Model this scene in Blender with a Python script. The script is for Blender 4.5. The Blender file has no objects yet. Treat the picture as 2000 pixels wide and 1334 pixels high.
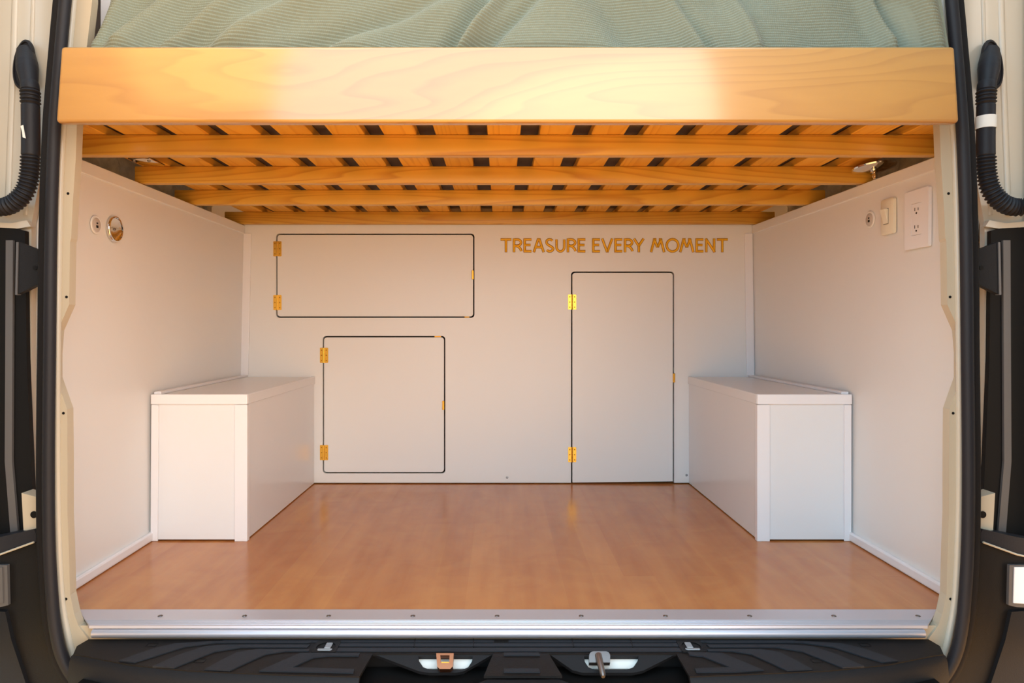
import bpy, bmesh, math, random
import numpy as np
from mathutils import Vector, Matrix
from mathutils.geometry import tessellate_polygon

random.seed(4)
scene = bpy.context.scene
COL = scene.collection
PI = math.pi

# ------------------------------------------------------------------ camera, sky, sun, exposure
F, CX, CY, CZ = 1333.0, 976.0, 640.0, 0.529      # focal length and principal point of the 2000x1334 photo, eye height over the floor
cam_d = bpy.data.cameras.new('camera')
cam = bpy.data.objects.new('camera', cam_d)
COL.objects.link(cam)
cam.location = (0, 0, CZ)
cam.rotation_euler = (PI / 2, 0, 0)
cam_d.sensor_width = 36.0
cam_d.lens = F / 2000 * 36
cam_d.shift_x = (1000 - CX) / 2000
cam_d.shift_y = (CY - 667) / 2000
cam_d.clip_start = 0.02
scene.camera = cam

world = bpy.data.worlds.new('sky')
scene.world = world
world.use_nodes = True
bg = world.node_tree.nodes['Background']
bg.inputs['Color'].default_value = (0.58, 0.815, 1.0, 1)
bg.inputs['Strength'].default_value = 2.45

# low warm sun over the van's right side: it lights the ground and the doors, not the opening itself
sun_d = bpy.data.lights.new('sun', 'SUN')
sun = bpy.data.objects.new('sun', sun_d)
COL.objects.link(sun)
sun_d.energy = 12.0
sun_d.color = (1.0, 0.58, 0.20)
sun_d.angle = math.radians(3)
sun.rotation_euler = Vector((-1.0, -0.18, -0.50)).to_track_quat('-Z', 'Y').to_euler()
sun.location = (4, 1, 3)

# broad warm glow of the hazy sky on the sun's side
glow_d = bpy.data.lights.new('sky_glow', 'SUN')
glow = bpy.data.objects.new('sky_glow', glow_d)
COL.objects.link(glow)
glow_d.energy = 1.95
glow_d.color = (1.0, 0.57, 0.22)
glow_d.angle = math.radians(64)
glow.rotation_euler = Vector((-0.55, 1.0, -0.03)).to_track_quat('-Z', 'Y').to_euler()
glow.location = (3, -4, 2)

scene.view_settings.view_transform = 'Standard'
scene.view_settings.look = 'None'
scene.view_settings.gamma = 1.0
scene.view_settings.use_curve_mapping = False
scene.view_settings.exposure = 0.46

# ------------------------------------------------------------------ materials
def srgb(r, g, b):
    f = lambda c: (c / 255 / 12.92) if c / 255 <= 0.04045 else ((c / 255 + 0.055) / 1.055) ** 2.4
    return (f(r), f(g), f(b), 1)

def mat(name, col, rough=0.5, metal=0.0, coat=0.0, coat_rough=0.1, spec=0.5, noise=0.0, nscale=30, bump=0.0, bscale=200):
    m = bpy.data.materials.new(name)
    m.use_nodes = True
    nt = m.node_tree
    b = nt.nodes['Principled BSDF']
    b.inputs['Base Color'].default_value = col
    b.inputs['Roughness'].default_value = rough
    b.inputs['Metallic'].default_value = metal
    b.inputs['Coat Weight'].default_value = coat
    b.inputs['Coat Roughness'].default_value = coat_rough
    b.inputs['Specular IOR Level'].default_value = spec
    tc = nt.nodes.new('ShaderNodeTexCoord')
    if noise > 0:
        n = nt.nodes.new('ShaderNodeTexNoise')
        n.inputs['Scale'].default_value = nscale
        n.inputs['Detail'].default_value = 4
        nt.links.new(tc.outputs['Object'], n.inputs['Vector'])
        mx = nt.nodes.new('ShaderNodeMix'); mx.data_type = 'RGBA'
        mx.inputs['A'].default_value = tuple(c * (1 - noise) for c in col[:3]) + (1,)
        mx.inputs['B'].default_value = tuple(min(1, c * (1 + noise)) for c in col[:3]) + (1,)
        nt.links.new(n.outputs['Fac'], mx.inputs['Factor'])
        nt.links.new(mx.outputs['Result'], b.inputs['Base Color'])
    if bump > 0:
        n2 = nt.nodes.new('ShaderNodeTexNoise')
        n2.inputs['Scale'].default_value = bscale
        n2.inputs['Detail'].default_value = 3
        nt.links.new(tc.outputs['Object'], n2.inputs['Vector'])
        bp = nt.nodes.new('ShaderNodeBump')
        bp.inputs['Strength'].default_value = bump
        bp.inputs['Distance'].default_value = 0.002
        nt.links.new(n2.outputs['Fac'], bp.inputs['Height'])
        nt.links.new(bp.outputs['Normal'], b.inputs['Normal'])
    return m

def wood(name, light, dark, axis, rough=0.4, coat=0.0, coat_rough=0.12, ring=14.0, line=0.35, stretch=0.09, tint=0.10):
    """Wood grain running along axis (0 = x, 1 = y); figure from a distorted band texture, tone varies per object."""
    m = bpy.data.materials.new(name)
    m.use_nodes = True
    nt = m.node_tree
    L = nt.links.new
    b = nt.nodes['Principled BSDF']
    b.inputs['Roughness'].default_value = rough
    b.inputs['Coat Weight'].default_value = coat
    b.inputs['Coat Roughness'].default_value = coat_rough
    tc = nt.nodes.new('ShaderNodeTexCoord')
    oi = nt.nodes.new('ShaderNodeObjectInfo')
    off = nt.nodes.new('ShaderNodeVectorMath'); off.operation = 'SCALE'
    off.inputs[0].default_value = (7.1, 5.3, 3.7)
    L(oi.outputs['Random'], off.inputs['Scale'])
    add = nt.nodes.new('ShaderNodeVectorMath'); add.operation = 'ADD'
    L(tc.outputs['Object'], add.inputs[0]); L(off.outputs['Vector'], add.inputs[1])
    mp = nt.nodes.new('ShaderNodeMapping')
    sc = [1.0, 1.0, 1.0]; sc[axis] = stretch
    mp.inputs['Scale'].default_value = sc
    L(add.outputs['Vector'], mp.inputs['Vector'])
    n = nt.nodes.new('ShaderNodeTexNoise')
    n.inputs['Scale'].default_value = 6.0; n.inputs['Detail'].default_value = 2.5; n.inputs['Roughness'].default_value = 0.45
    L(mp.outputs['Vector'], n.inputs['Vector'])
    mul = nt.nodes.new('ShaderNodeMath'); mul.operation = 'MULTIPLY'; mul.inputs[1].default_value = ring
    L(n.outputs['Fac'], mul.inputs[0])
    fr = nt.nodes.new('ShaderNodeMath'); fr.operation = 'FRACT'
    L(mul.outputs[0], fr.inputs[0])
    ramp = nt.nodes.new('ShaderNodeValToRGB')
    e = ramp.color_ramp.elements
    e[0].position = 0.0; e[0].color = (1, 1, 1, 1)
    e[1].position = 1.0; e[1].color = (1, 1, 1, 1)
    k = ramp.color_ramp.elements.new(0.55); k.color = (0.85, 0.85, 0.85, 1)
    k = ramp.color_ramp.elements.new(0.90); k.color = (0.0, 0.0, 0.0, 1)
    L(fr.outputs[0], ramp.inputs['Fac'])
    fine = nt.nodes.new('ShaderNodeTexNoise')
    fine.inputs['Scale'].default_value = 60.0; fine.inputs['Detail'].default_value = 4
    L(mp.outputs['Vector'], fine.inputs['Vector'])
    big = nt.nodes.new('ShaderNodeTexNoise')
    big.inputs['Scale'].default_value = 3.0
    L(mp.outputs['Vector'], big.inputs['Vector'])
    inv = nt.nodes.new('ShaderNodeMath'); inv.operation = 'SUBTRACT'; inv.inputs[0].default_value = 1.0
    L(ramp.outputs['Color'], inv.inputs[1])
    f1 = nt.nodes.new('ShaderNodeMath'); f1.operation = 'MULTIPLY'; f1.inputs[1].default_value = line
    L(inv.outputs[0], f1.inputs[0])
    f2 = nt.nodes.new('ShaderNodeMath'); f2.operation = 'MULTIPLY_ADD'; f2.inputs[1].default_value = 0.30
    L(fine.outputs['Fac'], f2.inputs[0]); L(f1.outputs[0], f2.inputs[2])
    f3 = nt.nodes.new('ShaderNodeMath'); f3.operation = 'MULTIPLY_ADD'; f3.inputs[1].default_value = 0.45
    L(big.outputs['Fac'], f3.inputs[0]); L(f2.outputs[0], f3.inputs[2])
    f4 = nt.nodes.new('ShaderNodeMath'); f4.operation = 'SUBTRACT'; f4.inputs[1].default_value = 0.25; f4.use_clamp = True
    L(f3.outputs[0], f4.inputs[0])
    mx = nt.nodes.new('ShaderNodeMix'); mx.data_type = 'RGBA'
    mx.inputs['A'].default_value = light; mx.inputs['B'].default_value = dark
    L(f4.outputs[0], mx.inputs['Factor'])
    hsv = nt.nodes.new('ShaderNodeHueSaturation')
    mr = nt.nodes.new('ShaderNodeMapRange')
    mr.inputs['To Min'].default_value = 1 - tint; mr.inputs['To Max'].default_value = 1 + tint
    L(oi.outputs['Random'], mr.inputs['Value'])
    L(mr.outputs['Result'], hsv.inputs['Value'])
    L(mx.outputs['Result'], hsv.inputs['Color'])
    L(hsv.outputs['Color'], b.inputs['Base Color'])
    return m

def floor_mat():
    m = bpy.data.materials.new('maple_sheet_floor')
    m.use_nodes = True
    nt = m.node_tree; L = nt.links.new
    b = nt.nodes['Principled BSDF']
    b.inputs['Roughness'].default_value = 0.22
    b.inputs['Specular IOR Level'].default_value = 0.5
    tc = nt.nodes.new('ShaderNodeTexCoord')
    mp = nt.nodes.new('ShaderNodeMapping'); mp.inputs['Rotation'].default_value = (0, 0, PI / 2)
    L(tc.outputs['Object'], mp.inputs['Vector'])
    br = nt.nodes.new('ShaderNodeTexBrick')
    br.inputs['Scale'].default_value = 1.0
    br.inputs['Brick Width'].default_value = 0.62
    br.inputs['Row Height'].default_value = 0.066
    br.inputs['Mortar Size'].default_value = 0.0
    br.offset = 0.37
    br.inputs['Color1'].default_value = (0.25, 0.25, 0.25, 1)
    br.inputs['Color2'].default_value = (0.75, 0.75, 0.75, 1)
    L(mp.outputs['Vector'], br.inputs['Vector'])
    mp2 = nt.nodes.new('ShaderNodeMapping'); mp2.inputs['Scale'].default_value = (1, 0.10, 1)
    L(tc.outputs['Object'], mp2.inputs['Vector'])
    n1 = nt.nodes.new('ShaderNodeTexNoise'); n1.inputs['Scale'].default_value = 22; n1.inputs['Detail'].default_value = 5
    L(mp2.outputs['Vector'], n1.inputs['Vector'])
    n2 = nt.nodes.new('ShaderNodeTexNoise'); n2.inputs['Scale'].default_value = 9; n2.inputs['Detail'].default_value = 3
    n2.inputs['Distortion'].default_value = 1.2
    L(tc.outputs['Object'], n2.inputs['Vector'])
    a = nt.nodes.new('ShaderNodeMath'); a.operation = 'MULTIPLY_ADD'; a.inputs[1].default_value = 0.6
    L(n1.outputs['Fac'], a.inputs[0])
    s = nt.nodes.new('ShaderNodeMath'); s.operation = 'MULTIPLY'; s.inputs[1].default_value = 0.28
    L(br.outputs['Color'], s.inputs[0]); L(s.outputs[0], a.inputs[2])
    a2 = nt.nodes.new('ShaderNodeMath'); a2.operation = 'MULTIPLY_ADD'; a2.inputs[1].default_value = 0.35
    L(n2.outputs['Fac'], a2.inputs[0]); L(a.outputs[0], a2.inputs[2])
    mr = nt.nodes.new('ShaderNodeMapRange')
    mr.inputs['From Min'].default_value = 0.35; mr.inputs['From Max'].default_value = 0.85
    L(a2.outputs[0], mr.inputs['Value'])
    mx = nt.nodes.new('ShaderNodeMix'); mx.data_type = 'RGBA'
    mx.inputs['A'].default_value = srgb(206, 138, 76); mx.inputs['B'].default_value = srgb(174, 100, 48)
    L(mr.outputs['Result'], mx.inputs['Factor'])
    L(mx.outputs['Result'], b.inputs['Base Color'])
    return m

M = {}
M['white'] = mat('white_laminate', srgb(232, 231, 229), 0.33, noise=0.012, nscale=3)
M['white_box'] = mat('white_panel', srgb(230, 230, 231), 0.24, noise=0.01, nscale=3)
M['white_trim'] = mat('white_trim', srgb(236, 234, 236), 0.3)
M['dark'] = mat('cavity_shade', srgb(24, 17, 12), 0.8)  # near-black: the shade inside gaps is put into this colour
M['floor'] = floor_mat()
M['maple'] = wood('varnished_maple', srgb(188, 138, 62), srgb(150, 96, 36), 0, 0.45, 1.0, 0.17, ring=22, line=0.30, stretch=0.16, tint=0)
M['pine_x'] = wood('pine_beam', srgb(226, 176, 72), srgb(176, 108, 24), 0, 0.42, 0.15, 0.2, ring=44, line=0.45, stretch=0.05)
M['pine_y'] = wood('pine_slat', srgb(240, 182, 74), srgb(200, 124, 28), 1, 0.45, 0.1, 0.25, ring=30, line=0.4, stretch=0.08)
M['brass'] = mat('polished_brass', srgb(226, 172, 70), 0.28, 1.0)
M['brass_dark'] = mat('brass_screw', srgb(170, 118, 40), 0.35, 1.0)
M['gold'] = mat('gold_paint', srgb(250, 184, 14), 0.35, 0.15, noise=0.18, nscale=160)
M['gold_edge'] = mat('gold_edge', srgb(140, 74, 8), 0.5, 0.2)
M['chrome'] = mat('chrome', srgb(225, 222, 218), 0.08, 1.0)
M['alu'] = mat('brushed_aluminium', srgb(206, 206, 216), 0.40, 0.65, bump=0.05, bscale=60)
M['steel'] = mat('dull_steel', srgb(140, 136, 134), 0.4, 1.0)
M['body'] = mat('beige_body_paint', srgb(190, 182, 166), 0.35, coat=0.4)
M['body_shadow'] = mat('beige_body_paint_shaded', srgb(184, 172, 150), 0.4)  # same body paint made darker, with shade put into the colour
M['rubber'] = mat('black_rubber', srgb(36, 36, 40), 0.5, spec=0.22, bump=0.15, bscale=300)
M['rubber_matte'] = mat('black_seal_channel', srgb(24, 22, 22), 0.75, spec=0.22, bump=0.2, bscale=250)
M['plastic'] = mat('black_textured_plastic', srgb(18, 17, 17), 0.55, spec=0.22, noise=0.12, nscale=25, bump=0.25, bscale=900)
M['plastic_face'] = mat('charcoal_bumper_plastic', srgb(28, 28, 30), 0.6, spec=0.22, noise=0.1, nscale=20, bump=0.25, bscale=900)
M['tread'] = mat('slate_tread_plastic', srgb(36, 39, 44), 0.55, spec=0.22, bump=0.25, bscale=900)
M['black'] = mat('black_recess', srgb(12, 11, 11), 0.6, spec=0.22)
M['greybar'] = mat('grey_door_edge', srgb(88, 85, 84), 0.4)
M['outlet'] = mat('outlet_plastic', srgb(240, 239, 241), 0.3)
M['cream'] = mat('cream_switch_plastic', srgb(232, 226, 206), 0.3)
M['usb'] = mat('grey_socket_plastic', srgb(198, 190, 184), 0.4)
M['greymetal'] = mat('galvanised_catch', srgb(150, 152, 154), 0.45, 0.4)
M['tape'] = mat('white_tape', srgb(222, 222, 216), 0.6)
M['wool'] = mat('grey_wool_insulation', srgb(208, 194, 172), 0.9, noise=0.45, nscale=45, bump=1.0, bscale=70)
M['mattress'] = mat('grey_brown_mattress_cloth', srgb(92, 74, 58), 0.9, noise=0.2, nscale=80)
M['blanket'] = mat('sage_green_yarn', srgb(124, 130, 114), 0.85, noise=0.1, nscale=120, spec=0.2)
M['blanket'].node_tree.nodes['Principled BSDF'].inputs['Sheen Weight'].default_value = 0.25
M['pillow'] = mat('white_wall_lining', srgb(222, 220, 222), 0.5)
M['ground'] = mat('pale_paving', srgb(214, 166, 104), 0.9, noise=0.2, nscale=6)
M['copper'] = mat('copper_striker', srgb(176, 116, 84), 0.35, 1.0)

M['maple'].node_tree.nodes['Principled BSDF'].inputs['Coat IOR'].default_value = 1.92

# ------------------------------------------------------------------ mesh helpers
def P(px, py, d):
    """Point of the place that lies at depth d behind photo pixel (px, py)."""
    return Vector(((px - CX) * d / F, d, CZ - (py - CY) * d / F))

def G(px, py, z):
    """Point on the horizontal plane z behind photo pixel (px, py)."""
    d = (CZ - z) * F / (py - CY)
    return Vector(((px - CX) * d / F, d, z))

def link(name, me, m, parent=None, loc=(0, 0, 0)):
    o = bpy.data.objects.new(name, me)
    if m is not None and len(me.materials) == 0:
        me.materials.append(m)
    COL.objects.link(o)
    o.location = loc
    if parent is not None:
        o.parent = parent
    return o

def wloc(o):
    v = Vector(o.location)
    p = o.parent
    while p is not None:
        v += Vector(p.location); p = p.parent
    return v

def obj(name, bm, m, parent=None, smooth=False):
    """One mesh object from world-space geometry; its origin is set to the base of the shape."""
    bmesh.ops.recalc_face_normals(bm, faces=bm.faces)
    xs = [v.co.x for v in bm.verts]; ys = [v.co.y for v in bm.verts]; zs = [v.co.z for v in bm.verts]
    base = Vector(((min(xs) + max(xs)) / 2, (min(ys) + max(ys)) / 2, min(zs)))
    bmesh.ops.translate(bm, verts=bm.verts, vec=-base)
    me = bpy.data.meshes.new(name)
    bm.to_mesh(me); bm.free()
    if smooth:
        me.polygons.foreach_set('use_smooth', [True] * len(me.polygons))
        try:
            me.set_sharp_from_angle(angle=math.radians(40))
        except Exception:
            pass
    loc = base - (wloc(parent) if parent is not None else Vector())
    return link(name, me, m, parent, loc)

def empty(name, loc):
    o = bpy.data.objects.new(name, None)
    o.empty_display_size = 0.05
    COL.objects.link(o)
    o.location = loc
    return o

def tag(o, label, cat, group=None, kind=None):
    o['label'] = label
    if cat: o['category'] = cat
    if group: o['group'] = group
    if kind: o['kind'] = kind
    return o

def struct(o, label=None):
    o['kind'] = 'structure'
    if label: o['label'] = label
    return o

def new():
    return bmesh.new()

def box(bm, x0, x1, y0, y1, z0, z1, bev=0.0, seg=2):
    c = [(x0, y0, z0), (x1, y0, z0), (x1, y1, z0), (x0, y1, z0), (x0, y0, z1), (x1, y0, z1), (x1, y1, z1), (x0, y1, z1)]
    return hexa(bm, c, bev, seg)

def hexa(bm, c, bev=0.0, seg=2):
    vs = [bm.verts.new(p) for p in c]
    fs = [bm.faces.new([vs[i] for i in q]) for q in ((0, 3, 2, 1), (4, 5, 6, 7), (0, 1, 5, 4), (1, 2, 6, 5), (2, 3, 7, 6), (3, 0, 4, 7))]
    if bev > 0:
        es = list({e for f in fs for e in f.edges})
        bmesh.ops.bevel(bm, geom=es, offset=bev, segments=seg, profile=0.5, affect='EDGES')
    return bm

def prism(bm, loops, w0, w1, f):
    """Extrude a flat outline (first loop) with holes (further loops) from w0 to w1; f(u, v, w) -> world point."""
    flat = [p for lp in loops for p in lp]
    tris = tessellate_polygon([[Vector((p[0], p[1], 0)) for p in lp] for lp in loops])
    A = [bm.verts.new(f(p[0], p[1], w0)) for p in flat]
    B = [bm.verts.new(f(p[0], p[1], w1)) for p in flat]
    for t in tris:
        try:
            bm.faces.new([A[i] for i in t]); bm.faces.new([B[i] for i in reversed(t)])
        except ValueError:
            pass
    k = 0
    for lp in loops:
        n = len(lp)
        for i in range(n):
            j = (i + 1) % n
            try:
                bm.faces.new([A[k + i], A[k + j], B[k + j], B[k + i]])
            except ValueError:
                pass
        k += n
    return bm

def rrect(u0, u1, v0, v1, r, seg=5, corners=(1, 1, 1, 1)):
    out = []
    for (cx, cy, a0, on) in ((u0 + r, v0 + r, PI, corners[0]), (u1 - r, v0 + r, 1.5 * PI, corners[1]), (u1 - r, v1 - r, 0, corners[2]), (u0 + r, v1 - r, 0.5 * PI, corners[3])):
        if not on:
            out.append((u0 if cx < (u0 + u1) / 2 else u1, v0 if cy < (v0 + v1) / 2 else v1)); continue
        for i in range(seg + 1):
            a = a0 + i / seg * PI / 2
            out.append((cx + r * math.cos(a), cy + r * math.sin(a)))
    return out

def ellipse(cu, cv, ru, rv, n=32):
    return [(cu + ru * math.cos(2 * PI * i / n), cv + rv * math.sin(2 * PI * i / n)) for i in range(n)]

def tube(bm, pts, rad, seg=12, caps=True, up=None, ratio=1.0):
    """Round (or, with up and ratio, flattened) bar along pts."""
    pts = [Vector(p) for p in pts]
    n = len(pts)
    rad = list(rad) if hasattr(rad, '__len__') else [rad] * n
    rings = []
    nrm = None
    for i in range(n):
        t = (pts[min(i + 1, n - 1)] - pts[max(i - 1, 0)]).normalized()
        if up is not None:
            b = Vector(up); a = t.cross(b).normalized()
        else:
            if nrm is None:
                nrm = t.orthogonal().normalized()
            nrm = (nrm - t * nrm.dot(t)).normalized()
            a = nrm; b = t.cross(nrm)
        rings.append([bm.verts.new(pts[i] + (a * math.cos(2 * PI * k / seg) + b * math.sin(2 * PI * k / seg) * ratio) * rad[i]) for k in range(seg)])
    for i in range(n - 1):
        for k in range(seg):
            k2 = (k + 1) % seg
            bm.faces.new([rings[i][k], rings[i][k2], rings[i + 1][k2], rings[i + 1][k]])
    if caps:
        bm.faces.new(rings[0][::-1]); bm.faces.new(rings[-1])
    return bm

def lathe(bm, prof, centre, axis, seg=32):
    """prof: list of (radius, height along axis)."""
    ax = Vector(axis).normalized(); a = ax.orthogonal().normalized(); b = ax.cross(a)
    c = Vector(centre); rings = []
    for r, h in prof:
        if r < 1e-6:
            rings.append([bm.verts.new(c + ax * h)])
        else:
            rings.append([bm.verts.new(c + ax * h + (a * math.cos(2 * PI * k / seg) + b * math.sin(2 * PI * k / seg)) * r) for k in range(seg)])
    for i in range(len(rings) - 1):
        p, q = rings[i], rings[i + 1]
        for k in range(seg):
            k2 = (k + 1) % seg
            if len(p) == 1 and len(q) == 1: continue
            if len(p) == 1: bm.faces.new([p[0], q[k2], q[k]])
            elif len(q) == 1: bm.faces.new([p[k], p[k2], q[0]])
            else: bm.faces.new([p[k], p[k2], q[k2], q[k]])
    return bm

def smooth_path(pts, n=12):
    """Catmull-Rom through pts."""
    pts = [Vector(p) for p in pts]
    q = [2 * pts[0] - pts[1]] + pts + [2 * pts[-1] - pts[-2]]
    out = []
    for i in range(1, len(q) - 2):
        for k in range(n):
            t = k / n
            a, b, c, d = q[i - 1], q[i], q[i + 1], q[i + 2]
            out.append(0.5 * ((2 * b) + (c - a) * t + (2 * a - 5 * b + 4 * c - d) * t * t + (3 * b - 3 * c + d - a) * t ** 3))
    out.append(pts[-1])
    return out

# ------------------------------------------------------------------ main dimensions (metres)
D0, D1, D2 = 1.268, 1.69, 2.312          # front edge of the floor, front of the wheel boxes, back partition
ZTOP = 0.873                             # top of the side panels
MIR = 0.0153                             # centre line of the rear opening

def XL(d, z):
    t = (d - 1.36) / 0.952; h = z / ZTOP
    return (1 - h) * (-0.861 - 0.021 * t) + h * (-0.861 - 0.005 * t)

def XR(d, z):
    t = (d - 1.35) / 0.962; h = z / ZTOP
    return (1 - h) * (0.878 - 0.010 * t) + h * (0.884 - 0.027 * t)

def bx(px): return (px - CX) * D2 / F     # along the back partition
def bz(py): return CZ - (py - CY) * D2 / F

# ------------------------------------------------------------------ setting: floor, walls, partition
b = new(); box(b, -0.90, 0.90, D0, 2.42, -0.02, 0.0)
struct(obj('floor', b, M['floor']), 'honey coloured maple patterned sheet floor')

b = new(); box(b, -12, 12, -14, 8, -0.70, -0.66)
struct(obj('ground', b, M['ground']))

def wall_panel(name, X, s, label):
    b = new()
    t = 0.012 * s
    y0, y1 = 1.278, D2
    hexa(b, [(X(y0, 0), y0, 0.001), (X(y0, 0) + t, y0, 0.001), (X(y1, 0) + t, y1, 0.001), (X(y1, 0), y1, 0.001),
             (X(y0, ZTOP), y0, ZTOP), (X(y0, ZTOP) + t, y0, ZTOP), (X(y1, ZTOP) + t, y1, ZTOP), (X(y1, ZTOP), y1, ZTOP)])
    return struct(obj(name, b, M['white']), label)
wall_panel('wall_left', XL, -1, 'smooth white panel lining the left side of the compartment')
wall_panel('wall_right', XR, 1, 'smooth white panel lining the right side of the compartment')

def run_bar(name, X, s, y0, y1, z0, z1, proud, back, m, bev=0.002):
    """Bar that follows a side wall from y0 to y1."""
    b = new()
    c = []
    for z in (z0, z1):
        for (y, o) in ((y0, -proud), (y0, back), (y1, back), (y1, -proud)):
            c.append((X(y, z) + s * o, y, z))
    hexa(b, c, bev)
    return obj(name, b, m)
struct(run_bar('trim_1', XL, -1, 1.279, D2 - 0.002, ZTOP - 0.026, ZTOP + 0.0015, 0.004, 0.014, M['white']), 'white edge strip capping the left wall panel')
struct(run_bar('trim_2', XR, 1, 1.279, D2 - 0.002, ZTOP - 0.026, ZTOP + 0.0015, 0.004, 0.014, M['white']), 'white edge strip capping the right wall panel')
struct(run_bar('baseboard_left', XL, -1, 1.279, D1 + 0.02, 0.001, 0.023, 0.010, 0.001, M['white_trim'], 0.004), 'low white baseboard under the left wall')
struct(run_bar('baseboard_right', XR, 1, 1.279, D1 + 0.02, 0.001, 0.023, 0.010, 0.001, M['white_trim'], 0.004), 'low white baseboard under the right wall')

# partition with three openings
DOORS = {'A': (541, 925, 458, 619), 'B': (632, 868, 658, 923), 'C': (1117, 1315, 532, 943.5)}
def door_rect(k, grow=0.0):
    x0, x1, y0, y1 = DOORS[k]
    u0, u1, v0, v1 = bx(x0) - grow, bx(x1) + grow, bz(y1) - grow, bz(y0) + grow
    return u0, u1, v0, v1
cu0, cu1, cv0, cv1 = door_rect('C', 0.0030)
outer = [(-0.90, 0.0035), (cu0, 0.0035)]
cc = rrect(cu0, cu1, 0.001, cv1, 0.012, 6, (0, 0, 1, 1))
# walk round the open-bottomed doorway: up its left side, over the rounded top, down its right side
right_top = cc[2:9]; left_top = cc[9:16]
outer += left_top[::-1] + right_top[::-1] + [(cu1, 0.0035), (0.90, 0.0035), (0.90, 0.905), (-0.90, 0.905)]
holes = [rrect(*door_rect(k, 0.0030), 0.0115, 6) for k in 'AB']
b = new(); prism(b, [outer] + holes, D2, D2 + 0.015, lambda u, v, w: (u, w, v))
wall_back = struct(obj('wall_back', b, M['white']), 'white plywood partition at the back with three hatch openings')
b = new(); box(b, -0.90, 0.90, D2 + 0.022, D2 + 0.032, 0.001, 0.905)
struct(obj('dark_hatch_backing', b, M['dark']))  # added dark sheet: gives the hatch gaps the blackness of unlit space
for px, py in ((990.5, 932.5), (1341, 928)):
    b = new(); c = P(px, py, D2)
    lathe(b, [(0, -0.003), (0.0035, -0.002), (0.0042, 0.0), (0.0042, 0.0005)], c, (0, 1, 0), 14)
    o = obj('screw', b, M['steel'], wall_back, True)

# corner trims between the side panels and the partition
def corner(name, s, pts, label):
    b = new()
    c = []
    for z, x in pts:
        c += [(x, D2 - 0.005, z), (x - s * 0.026, D2 - 0.005, z), (x - s * 0.026, D2 - 0.0002, z), (x, D2 - 0.0002, z)]
    hexa(b, c, 0.0015)
    return struct(obj(name, b, M['white_trim']), label)
corner('trim_3', -1, ((0.368, -0.8765), (0.848, -0.8665)), 'white corner strip between left wall and partition')
corner('trim_4', 1, ((0.368, 0.861), (0.848, 0.8545)), 'white corner strip between right wall and partition')

# outer sides, roof and far end of the van
def outer_side(name, x, s):
    b = new(); box(b, x, x + s * 0.04, 1.27, 3.3, -0.02, 1.85)
    return struct(obj(name, b, M['pillow']))
outer_side('wall_outer_left', -1.00, -1)
outer_side('wall_outer_right', 1.00, 1)
b = new(); box(b, -1.04, 1.04, 1.2, 3.3, 1.85, 1.90); struct(obj('ceiling', b, M['pillow']))
b = new(); box(b, -1.04, 1.04, 3.3, 3.34, -0.02, 1.90); struct(obj('wall_front', b, M['pillow']))
b = new(); box(b, -0.76, -0.72, 1.30, 1.9, 1.02, 1.85); struct(obj('wall_upper_left', b, M['pillow']), 'pale lining panel beside the bed')
b = new(); box(b, 0.90, 0.93, 1.30, 3.0, 1.02, 1.85); struct(obj('wall_upper_right', b, M['pillow']))

# wool insulation stuffed between the side panels and the body
def wool(s, X, label):
    b = new()
    ny, nz = 60, 16
    g = []
    for i in range(ny + 1):
        y = 1.30 + (2.30 - 1.30) * i / ny
        row = []
        for j in range(nz + 1):
            z = 0.70 + 0.31 * j / nz
            x = 0.955 + 0.012 * math.sin(y * 31 + z * 17) * math.sin(y * 13 - z * 41) + 0.008 * math.sin(y * 67 + z * 59)
            row.append(b.verts.new((s * x, y, z)))
        g.append(row)
    for i in range(ny):
        for j in range(nz):
            b.faces.new([g[i][j], g[i + 1][j], g[i + 1][j + 1], g[i][j + 1]])
    ext = bmesh.ops.extrude_face_region(b, geom=b.faces[:])
    for v in ext['geom']:
        if isinstance(v, bmesh.types.BMVert): v.co.x += s * 0.02
    o = obj('wool_insulation', b, M['wool'], None, True)
    o['kind'] = 'stuff'
    return tag(o, label, 'insulation')
wool(-1, XL, 'grey wool insulation showing above the left wall panel')
wool(1, XR, 'grey wool insulation showing above the right wall panel')

# ------------------------------------------------------------------ hatch doors with brass hinges
def hinge(parent, px, py):
    c = P(px, py, D2)
    w, h = 0.0138, 0.0255
    b = new()
    for s in (-1, 1):
        u0, u1 = (c.x - w, c.x - 0.0012) if s < 0 else (c.x + 0.0012, c.x + w)
        prism(b, [rrect(u0, u1, c.z - h, c.z + h, 0.0022, 3, (1, 0, 0, 1) if s < 0 else (0, 1, 1, 0))], D2 - 0.0016, D2, lambda u, v, q: (u, q, v))
    for k in range(5):                                    # knuckle in five barrels
        z0 = c.z - h + k * 2 * h / 5; z1 = z0 + 2 * h / 5 - 0.0006
        tube(b, [(c.x, D2 - 0.002, z0), (c.x, D2 - 0.002, z1)], 0.0026, 10)
    hg = obj('hinge', b, M['brass'], parent)
    hg['label'] = 'small brass butt hinge'
    for s in (-1, 1):
        for k in (-1, 0, 1):
            sb = new()
            lathe(sb, [(0, -0.0006), (0.0012, -0.0011), (0.0021, -0.0006), (0.0021, 0.0004)], (c.x + s * 0.0080, D2 - 0.0016, c.z + k * 0.0175), (0, 1, 0), 10)
            obj('screw', sb, M['brass_dark'], hg, True)
    return hg

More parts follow.
